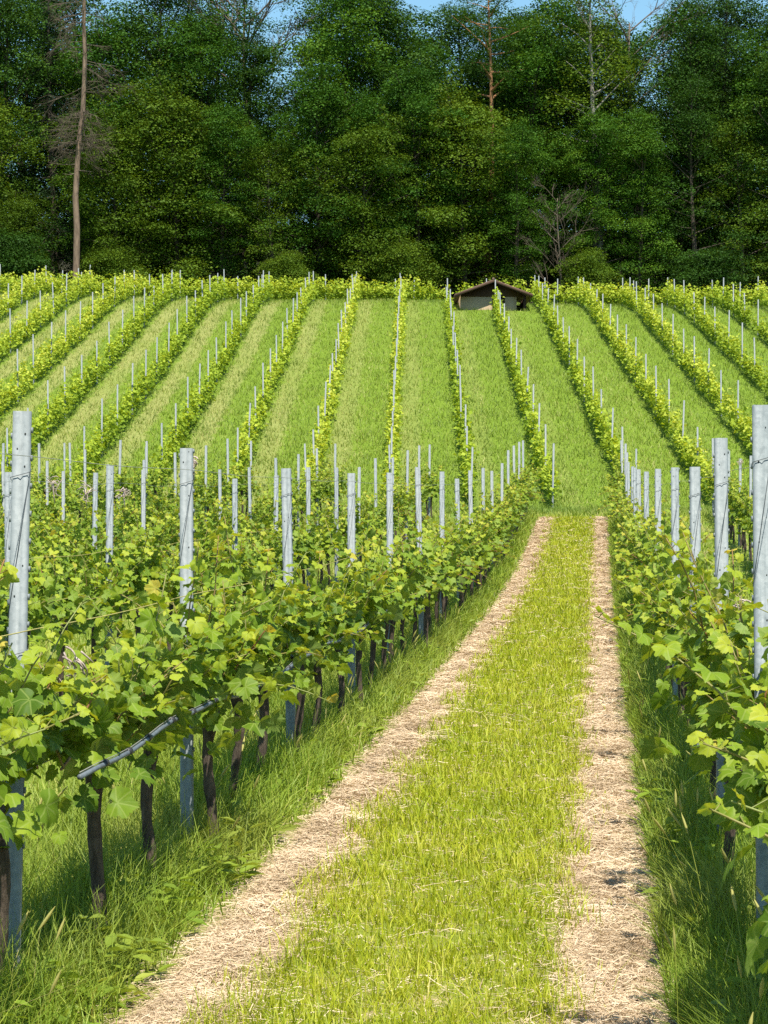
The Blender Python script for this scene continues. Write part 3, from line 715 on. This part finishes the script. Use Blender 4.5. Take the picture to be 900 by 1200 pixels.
# ------------------------------------------------------------------ wood
def limb_path(r, b, d, L, bend=.25, n=5):
    t = np.linspace(0, 1, n); side = unit(np.cross(d, r.normal(0, 1, 3)))
    return b + d * L * t[:, None] + side * (bend * L * (t * t - t) * r.uniform(-1, 1))[:, None] + np.array([0, 0, 1.]) * (r.uniform(-.08, .14) * L * t ** 2)[:, None]
LEAF4 = np.array([[0, -.5, 0], [.34, 0, .07], [0, .55, -.06], [-.34, 0, .07]])
def tree_meshes(seed, H, CR, base, style, mat, bark, leaves=1.0):
    r = np.random.default_rng(seed); gt = Geo(); gl = Geo()
    tz = np.linspace(-.5, H * .93, 12); lean = r.normal(0, .02, 2) * H
    T = np.stack([lean[0] * (tz / H) ** 2 + .012 * H * np.sin(tz / H * 5 + seed), lean[1] * (tz / H) ** 2 + .012 * H * np.cos(tz / H * 4 + seed), tz], -1)
    r0 = .0125 * H + .05; tube(gt, T, r0 * (1 - .92 * np.clip(tz / H, 0, 1) ** .9) * np.where(tz < .3, 1.25, 1), 8)
    sprays = []
    nl = int({'broad': 44, 'bush': 34, 'conic': 70, 'pine': 20}[style] * leaves ** .5)
    for q in range(nl):
        f = base + (1 - base) * ((q + r.random()) / nl) ** .9; z = f * H * .93
        p = np.array([np.interp(z, tz, T[:, 0]), np.interp(z, tz, T[:, 1]), z]); u = (f - base) / (1 - base)
        if style == 'conic': rad = CR * (1.02 - u) ** .85; el = r.uniform(-.35, .1)
        elif style == 'pine': rad = CR * (.55 + .45 * math.sin(PI * u)); el = r.uniform(.1, .7)
        elif style == 'bush': rad = CR * (.75 + .35 * math.sin(PI * min(u + .15, 1))) * (1 - .45 * u); el = .15 + .8 * u
        else: rad = CR * (math.sin(PI * (.16 + .80 * u)) ** .75) * r.choice([.6, .85, 1., 1.25]); el = .05 + 1.0 * u + r.normal(0, .12)
        a = q * 2.39996 + r.normal(0, .35); L = rad * r.uniform(.7, 1.15) / max(math.cos(el), .55) * (.75 if el > .8 else 1)
        d = np.array([math.cos(a) * math.cos(el), math.sin(a) * math.cos(el), math.sin(el)])
        P = limb_path(r, p, d, L); tube(gt, P, np.linspace(r0 * .32 * (1 - .6 * u), .015, 5), 5, cap=False)
        ns = int((5 + 3.2 * L) * (1.3 if style == 'conic' else 1))
        for s in range(ns):
            t = r.uniform(.28, 1.08); b = p + (P[-1] - p) * t + np.array([0, 0, .10 * L * t * t])
            off = r.normal(0, 1, 3) * np.array([.30, .30, .20]) * (L * .55 + .4) * (1.1 - .5 * t)
            sprays.append(np.r_[b + off, d, .5 + .4 * r.random()])
    sp = np.array(sprays)
    if style in ('broad', 'bush'):
        sp = sp[r.random(len(sp)) < {'broad': .46, 'bush': .6}[style]]
        rh = r.uniform(.75, 1.55, len(sp)) * (1 if style == 'broad' else .72); rv = rh * r.uniform(.30, .55, len(sp))
        cnt = (rh ** 2 * 84 * leaves + 12).astype(int)
    else:
        rh = sp[:, 6] * 1.0; rv = rh * .3; cnt = np.full(len(sp), int({'conic': 26, 'pine': 34}[style] * leaves))
    I = np.repeat(np.arange(len(sp)), cnt); n = len(I)
    out = sp[:, 3:6].copy(); out[:, 2] = 0; out = unit(out)[I]
    q = unit(r.normal(0, 1, (n, 3)) + np.array([0, 0, .55]) + .45 * out)          # leaves sit on the outside of a flat pad
    rad = np.where(r.random(n) < .8, r.uniform(.82, 1.12, n), r.uniform(.3, 1.35, n))
    E = np.stack([rh[I], rh[I], rv[I]], -1)
    droop = {'broad': .22, 'bush': .2, 'conic': .45, 'pine': 0}[style]
    off = q * E * rad[:, None]; off[:, 2] -= droop * (off * out).sum(-1)
    lob = 1 + .22 * np.sin(5 * q[:, :1] + I[:, None]) * np.sin(6 * q[:, 1:2] + 2 * I[:, None]); pos = sp[I, :3] + off * lob + r.normal(0, .06, (n, 3))
    nr = unit(q / E) * 1.0 + r.normal(0, .24, (n, 3)) + np.array([0, 0, .35])
    a = r.uniform(0, 6.28, n); tp = np.stack([np.cos(a), np.sin(a), r.uniform(-.7, .1, n)], -1) + .4 * out
    shade = r.random(len(sp))[I]
    sz = r.uniform(.11, .235, n) * (.8 if style == 'bush' else 1.) * (.85 if style in ('conic', 'pine') else 1)
    L4 = LEAF4 if style not in ('conic', 'pine') else LEAF4 * np.array([.62, 1.35, 1])
    scatter(gl, L4, QF, pos, tp, nr, sz, np.clip(.05 + .72 * shade ** 1.3 + r.normal(0, .07, n), 0, 1))
    return gt.mesh('tree_trunk', bark, True), gl.mesh('tree_crown', mat)

TYPES = {
    'beech': [tree_meshes(31, 23, 4.6, .10, 'broad', M_CROWN, M_BARK), tree_meshes(32, 21, 4.2, .06, 'broad', M_CROWN, M_BARK)],
    'hornbeam': [tree_meshes(41, 15, 3.9, .06, 'broad', M_CROWN_Y, M_BARK), tree_meshes(42, 13, 3.4, .04, 'bush', M_CROWN_Y, M_BARK)],
    'oak': [tree_meshes(51, 25, 4.8, .22, 'broad', M_CROWN_D, M_BARK, .8), tree_meshes(52, 24, 4.2, .12, 'broad', M_CROWN_D, M_BARK)],
    'fir': [tree_meshes(61, 27, 3.3, .10, 'conic', M_CONIF, M_BARK)],
    'bush': [tree_meshes(71, 6.8, 2.7, .02, 'broad', M_CROWN, M_BARK, .9), tree_meshes(72, 5.6, 2.9, .02, 'broad', M_CROWN_D, M_BARK, .9), tree_meshes(73, 6.0, 2.5, .02, 'broad', M_CROWN_Y, M_BARK, .9)],
    'pine': [tree_meshes(81, 25, 3.0, .66, 'pine', M_CROWN_D, M_BARK_PINE)],
    'birch': [tree_meshes(91, 25, 2.6, .35, 'broad', M_CROWN_Y, M_BARK_BIRCH, .45)],
}
LOOK = {'beech': ('beech_tree', 'dense mid green beech'), 'hornbeam': ('hornbeam_tree', 'yellowish green hornbeam'), 'oak': ('oak_tree', 'tall dark green oak'), 'fir': ('fir_tree', 'dark pointed fir'), 'bush': ('edge_shrub', 'low leafy shrub'), 'pine': ('pine_tree', 'tall pine with bare orange trunk'), 'birch': ('birch_tree', 'slender birch with pale trunk')}
# kind, photo column of the trunk, distance, scale
plan = []
for px, k, Y, s in [(-30, 'hornbeam', 137, .95), (22, 'hornbeam', 136.5, .5), (135, 'hornbeam', 137.5, .82), (205, 'hornbeam', 139, 1.0), (262, 'beech', 138.5, .62), (318, 'hornbeam', 138, .86), (372, 'beech', 139.5, .8), (425, 'hornbeam', 137, .84), (486, 'beech', 139, .74), (545, 'hornbeam', 139.5, 1.0), (605, 'beech', 138.5, .58), (700, 'beech', 139, .62), (752, 'beech', 138.5, .66), (815, 'oak', 139.5, .66), (868, 'hornbeam', 140, 1.05), (925, 'oak', 139, .8)]:
    plan.append((k, px, Y, s, 'at the front edge of the wood'))
for px, k, Y, s in [(5, 'oak', 144, .95), (60, 'fir', 146, .95), (120, 'beech', 145, 1.0), (185, 'oak', 147, 1.0), (235, 'beech', 146, .94), (285, 'oak', 145, .80), (306, 'beech', 148, .70), (405, 'beech', 145, 1.06), (440, 'oak', 147, 1.0), (505, 'beech', 146, .92), (560, 'oak', 147, .80), (620, 'beech', 145, .93), (660, 'oak', 147, .86), (725, 'oak', 146, .80), (800, 'oak', 145, .88), (846, 'fir', 146, .93), (815, 'beech', 149, 1.0), (890, 'beech', 145, 1.0), (940, 'oak', 146, 1.0), (-45, 'beech', 145, 1.)]:
    plan.append((k, px, Y, s, 'in the middle of the wood'))
for px, k, Y, s in [(30, 'beech', 153, 1.1), (95, 'oak', 155, 1.02), (160, 'beech', 154, 1.12), (215, 'fir', 156, 1.0), (258, 'oak', 154, 1.0), (385, 'oak', 155, 1.0), (455, 'fir', 156, 1.0), (478, 'beech', 153, 1.1), (535, 'oak', 156, 1.02), (605, 'oak', 154, 1.0), (650, 'beech', 158, 1.12), (715, 'oak', 155, .97), (810, 'beech', 155, 1.1), (868, 'oak', 154, 1.05), (362, 'beech', 158, .80), (765, 'oak', 160, .74), (920, 'fir', 155, 1.)]:
    plan.append((k, px, Y, s, 'at the back of the wood'))
for px, k, Y, s in [(18, 'bush', 134.5, .75), (128, 'bush', 135.2, .6), (338, 'bush', 134.6, .55), (470, 'bush', 135., .7), (690, 'bush', 134.8, .62), (830, 'bush', 135, .7)]:
    plan.append((k, px, Y, s, 'along the foot of the wood'))
for px, k, Y, s in [(-20, 'oak', 168, .9), (40, 'beech', 166, .95), (90, 'oak', 171, .92), (140, 'beech', 167, .9), (190, 'oak', 170, .93), (240, 'beech', 166, .82), (290, 'oak', 169, .72), (340, 'beech', 167, .62), (390, 'oak', 171, .85), (440, 'beech', 166, .93), (490, 'oak', 170, .9), (540, 'beech', 167, .88), (590, 'oak', 170, .88), (640, 'beech', 166, .92), (690, 'oak', 171, .86), (735, 'beech', 167, .74), (780, 'oak', 170, .64), (825, 'beech', 166, .86), (875, 'oak', 169, .9), (925, 'beech', 167, .95)]:
    plan.append((k, px, Y, s, 'deep in the wood behind the others'))
plan.append(('pine', 572, 141.5, .96, 'standing out of the wood')); plan.append(('birch', 700, 141.5, 1.0, 'standing out of the wood'))
grp = {}
for p_ in plan: grp.setdefault((p_[0], p_[4]), []).append(p_)
for (kind, where), members in grp.items():
    members.sort(key=lambda p: p[1] / 1.0)
    members.sort(key=lambda p: (p[1] - 450) / 2400)
    for j, (k, px, Y, s, _) in enumerate(members):
        x = (px - 450) / 2400 * Y; nm, look = LOOK[kind]
        var = TYPES[kind]; mt, mc = var[int(rng.integers(0, len(var)))]
        lab = f'{look} {where}' + (f', {ordinal(j + 1)} from left' if len(members) > 1 else '')
        o = tag(link(nm, None, None, (x, Y, float(gz(x, Y))), (0, 0, rng.uniform(0, 6.28)), (s * rng.uniform(.95, 1.05), s * rng.uniform(.95, 1.05), s)), lab, 'shrub' if kind == 'bush' else 'tree', 'trees of the wood' if kind != 'bush' else 'shrubs along the foot of the wood')
        link('trunk', mt, o); link('crown', mc, o)

def twig_tree(g, r, b, d, L, rad, depth, spread=.55, up=.15, kids=4):
    P = limb_path(r, b, d, L, .3, 5); tube(g, P, np.linspace(rad, rad * .45, 5), 5 if depth > 1 else 3, cap=False)
    if depth == 0: return
    for _ in range(kids):
        t = r.uniform(.3, 1.); p = np.array([np.interp(t, np.linspace(0, 1, 5), P[:, i]) for i in range(3)])
        nd = unit(d + r.normal(0, spread, 3) + np.array([0, 0, up])); twig_tree(g, r, p, nd, L * r.uniform(.4, .65), rad * .5, depth - 1, spread, up, kids)

# dead spruce by the left side of the wood
r = np.random.default_rng(9); x, y = (85 - 450) / 2400 * 133.2, 133.2
ds = tag(link('dead_spruce', None, None, (x, y, float(gz(x, y)))), 'tall dead spruce with bare brown trunk and grey twigs at forest edge', 'tree')
g = Geo(); tz = np.linspace(-.4, 24, 14); tp = np.stack([.045 * tz + .14 * np.sin(tz * .55) + .05 * np.sin(tz * 1.7), .08 * np.sin(tz * .8), tz], -1); tube(g, tp, np.interp(tz, [0, 24], [.24, .09]), 9); link('trunk', g.mesh('spruce_trunk', M_BARK_DEAD, True), ds)
g = Geo()
for q in range(95):
    z = r.uniform(9.6, 13.0) if q < 48 else r.uniform(13.5, 23); a = r.uniform(0, 6.28); p = np.array([np.interp(z, tz, tp[:, 0]), 0, z])
    Lq = r.uniform(.7, 1.9) * (1.05 if q < 48 else 1.35); d = unit(np.array([math.cos(a), math.sin(a), r.uniform(-.45, .15)]))
    twig_tree(g, r, p, d, Lq, .028, 2, .6, -.28, 6)
link('twigs', g.mesh('spruce_twigs', M_TWIG, True), ds)
for a, z, L in ((PI, 9.3, 1.6), (PI - .3, 8.7, .8), (.1, 8.9, 1.1)):
    g = Geo(); twig_tree(g, r, np.array([np.interp(z, tz, tp[:, 0]), 0, z]), unit(np.array([math.cos(a), -.3, -.15])), L, .045, 2, .7, 0, 3); link('branch_stub', g.mesh('spruce_stub', M_TWIG, True), ds)

def bare_tree(px, Y, H, rad, label, seed, spread=.5, z0=.25, nb=14, mat=M_TWIG, kids=4):
    r = np.random.default_rng(seed); x = (px - 450) / 2400 * Y
    o = tag(link('bare_tree', None, None, (x, Y, float(gz(x, Y)))), label, 'tree')
    g = Geo(); tz = np.linspace(-.3, H * .9, 10); tp = np.stack([.015 * H * np.sin(tz / H * 6), .015 * H * np.cos(tz / H * 5), tz], -1); tube(g, tp, rad * (1 - .8 * np.clip(tz / H, 0, 1)), 7); link('trunk', g.mesh('bare_trunk', mat, True), o)
    g = Geo()
    for q in range(nb):
        f = z0 + (.9 - z0) * (q + r.random()) / nb; z = f * H; a = q * 2.4 + r.normal(0, .4)
        p = np.array([np.interp(z, tz, tp[:, 0]), np.interp(z, tz, tp[:, 1]), z]); d = unit(np.array([math.cos(a) * .9, math.sin(a) * .9, .75]))
        twig_tree(g, r, p, d, H * .24 * (1.15 - .5 * f), rad * .33, 3, spread, .2, kids)
    link('branches', g.mesh('bare_branches', mat, True), o)
bare_tree(292, 149.5, 25.5, .26, 'dead tree with bare grey branches against the sky gap', 5, .45, .62, 11)
bare_tree(655, 135.2, 8.6, .10, 'small leafless grey tree at the forest edge right of the hut', 6, .4, .12, 18, M_TWIG, 4)
bare_tree(742, 149.5, 24.5, .2, 'thin bare tree reaching into the right hand sky gap', 7, .45, .62, 9)

# ------------------------------------------------------------------ light, sky, camera
AZ, EL = 15., 63.                  # the sun stands behind and to the right of the camera
sv = np.array([math.cos(R(EL)) * math.sin(R(AZ)), -math.cos(R(EL)) * math.cos(R(AZ)), math.sin(R(EL))])
w = bpy.data.worlds.new('World'); S.world = w; w.use_nodes = True
nt = w.node_tree; bg = nt.nodes['Background']; sky = nt.nodes.new('ShaderNodeTexSky')
sky.sky_type = 'NISHITA'; sky.sun_disc = False; sky.sun_elevation = R(EL); sky.sun_rotation = R(180 - AZ); sky.air_density = 1.0; sky.dust_density = .15; sky.ozone_density = 1.3
tm = nt.nodes.new('ShaderNodeMix'); tm.data_type = 'RGBA'; tm.blend_type = 'MULTIPLY'; tm.inputs[0].default_value = 1; tm.inputs[7].default_value = (.72, .92, .88, 1)
nt.links.new(sky.outputs[0], tm.inputs[6]); nt.links.new(tm.outputs[2], bg.inputs[0]); bg.inputs[1].default_value = .115
sl = bpy.data.lights.new('sun', 'SUN'); sl.energy = 5.0; sl.angle = R(.53); sl.color = (1, .945, .83)
so = bpy.data.objects.new('sun', sl); COL.objects.link(so)
from mathutils import Vector
so.rotation_euler = Vector(sv).to_track_quat('Z', 'Y').to_euler()
cd = bpy.data.cameras.new('camera'); cam = bpy.data.objects.new('camera', cd); COL.objects.link(cam)
cd.sensor_fit = 'VERTICAL'; cd.sensor_height = 36; cd.sensor_width = 27; cd.lens = 72; cd.clip_start = .1; cd.clip_end = 3000
cam.location = (0, 0, 1.69); cam.rotation_euler = (R(90) - 5 / 2400, 0, 0)
S.camera = cam
S.view_settings.view_transform = 'Standard'; S.view_settings.look = 'None'; S.view_settings.exposure = .86; S.view_settings.gamma = 1
S.cycles.max_bounces = 6; S.cycles.diffuse_bounces = 3; S.cycles.transmission_bounces = 3; S.cycles.glossy_bounces = 2; S.cycles.transparent_max_bounces = 4
S.cycles.use_denoising = False
S.cycles.sample_clamp_indirect = 6
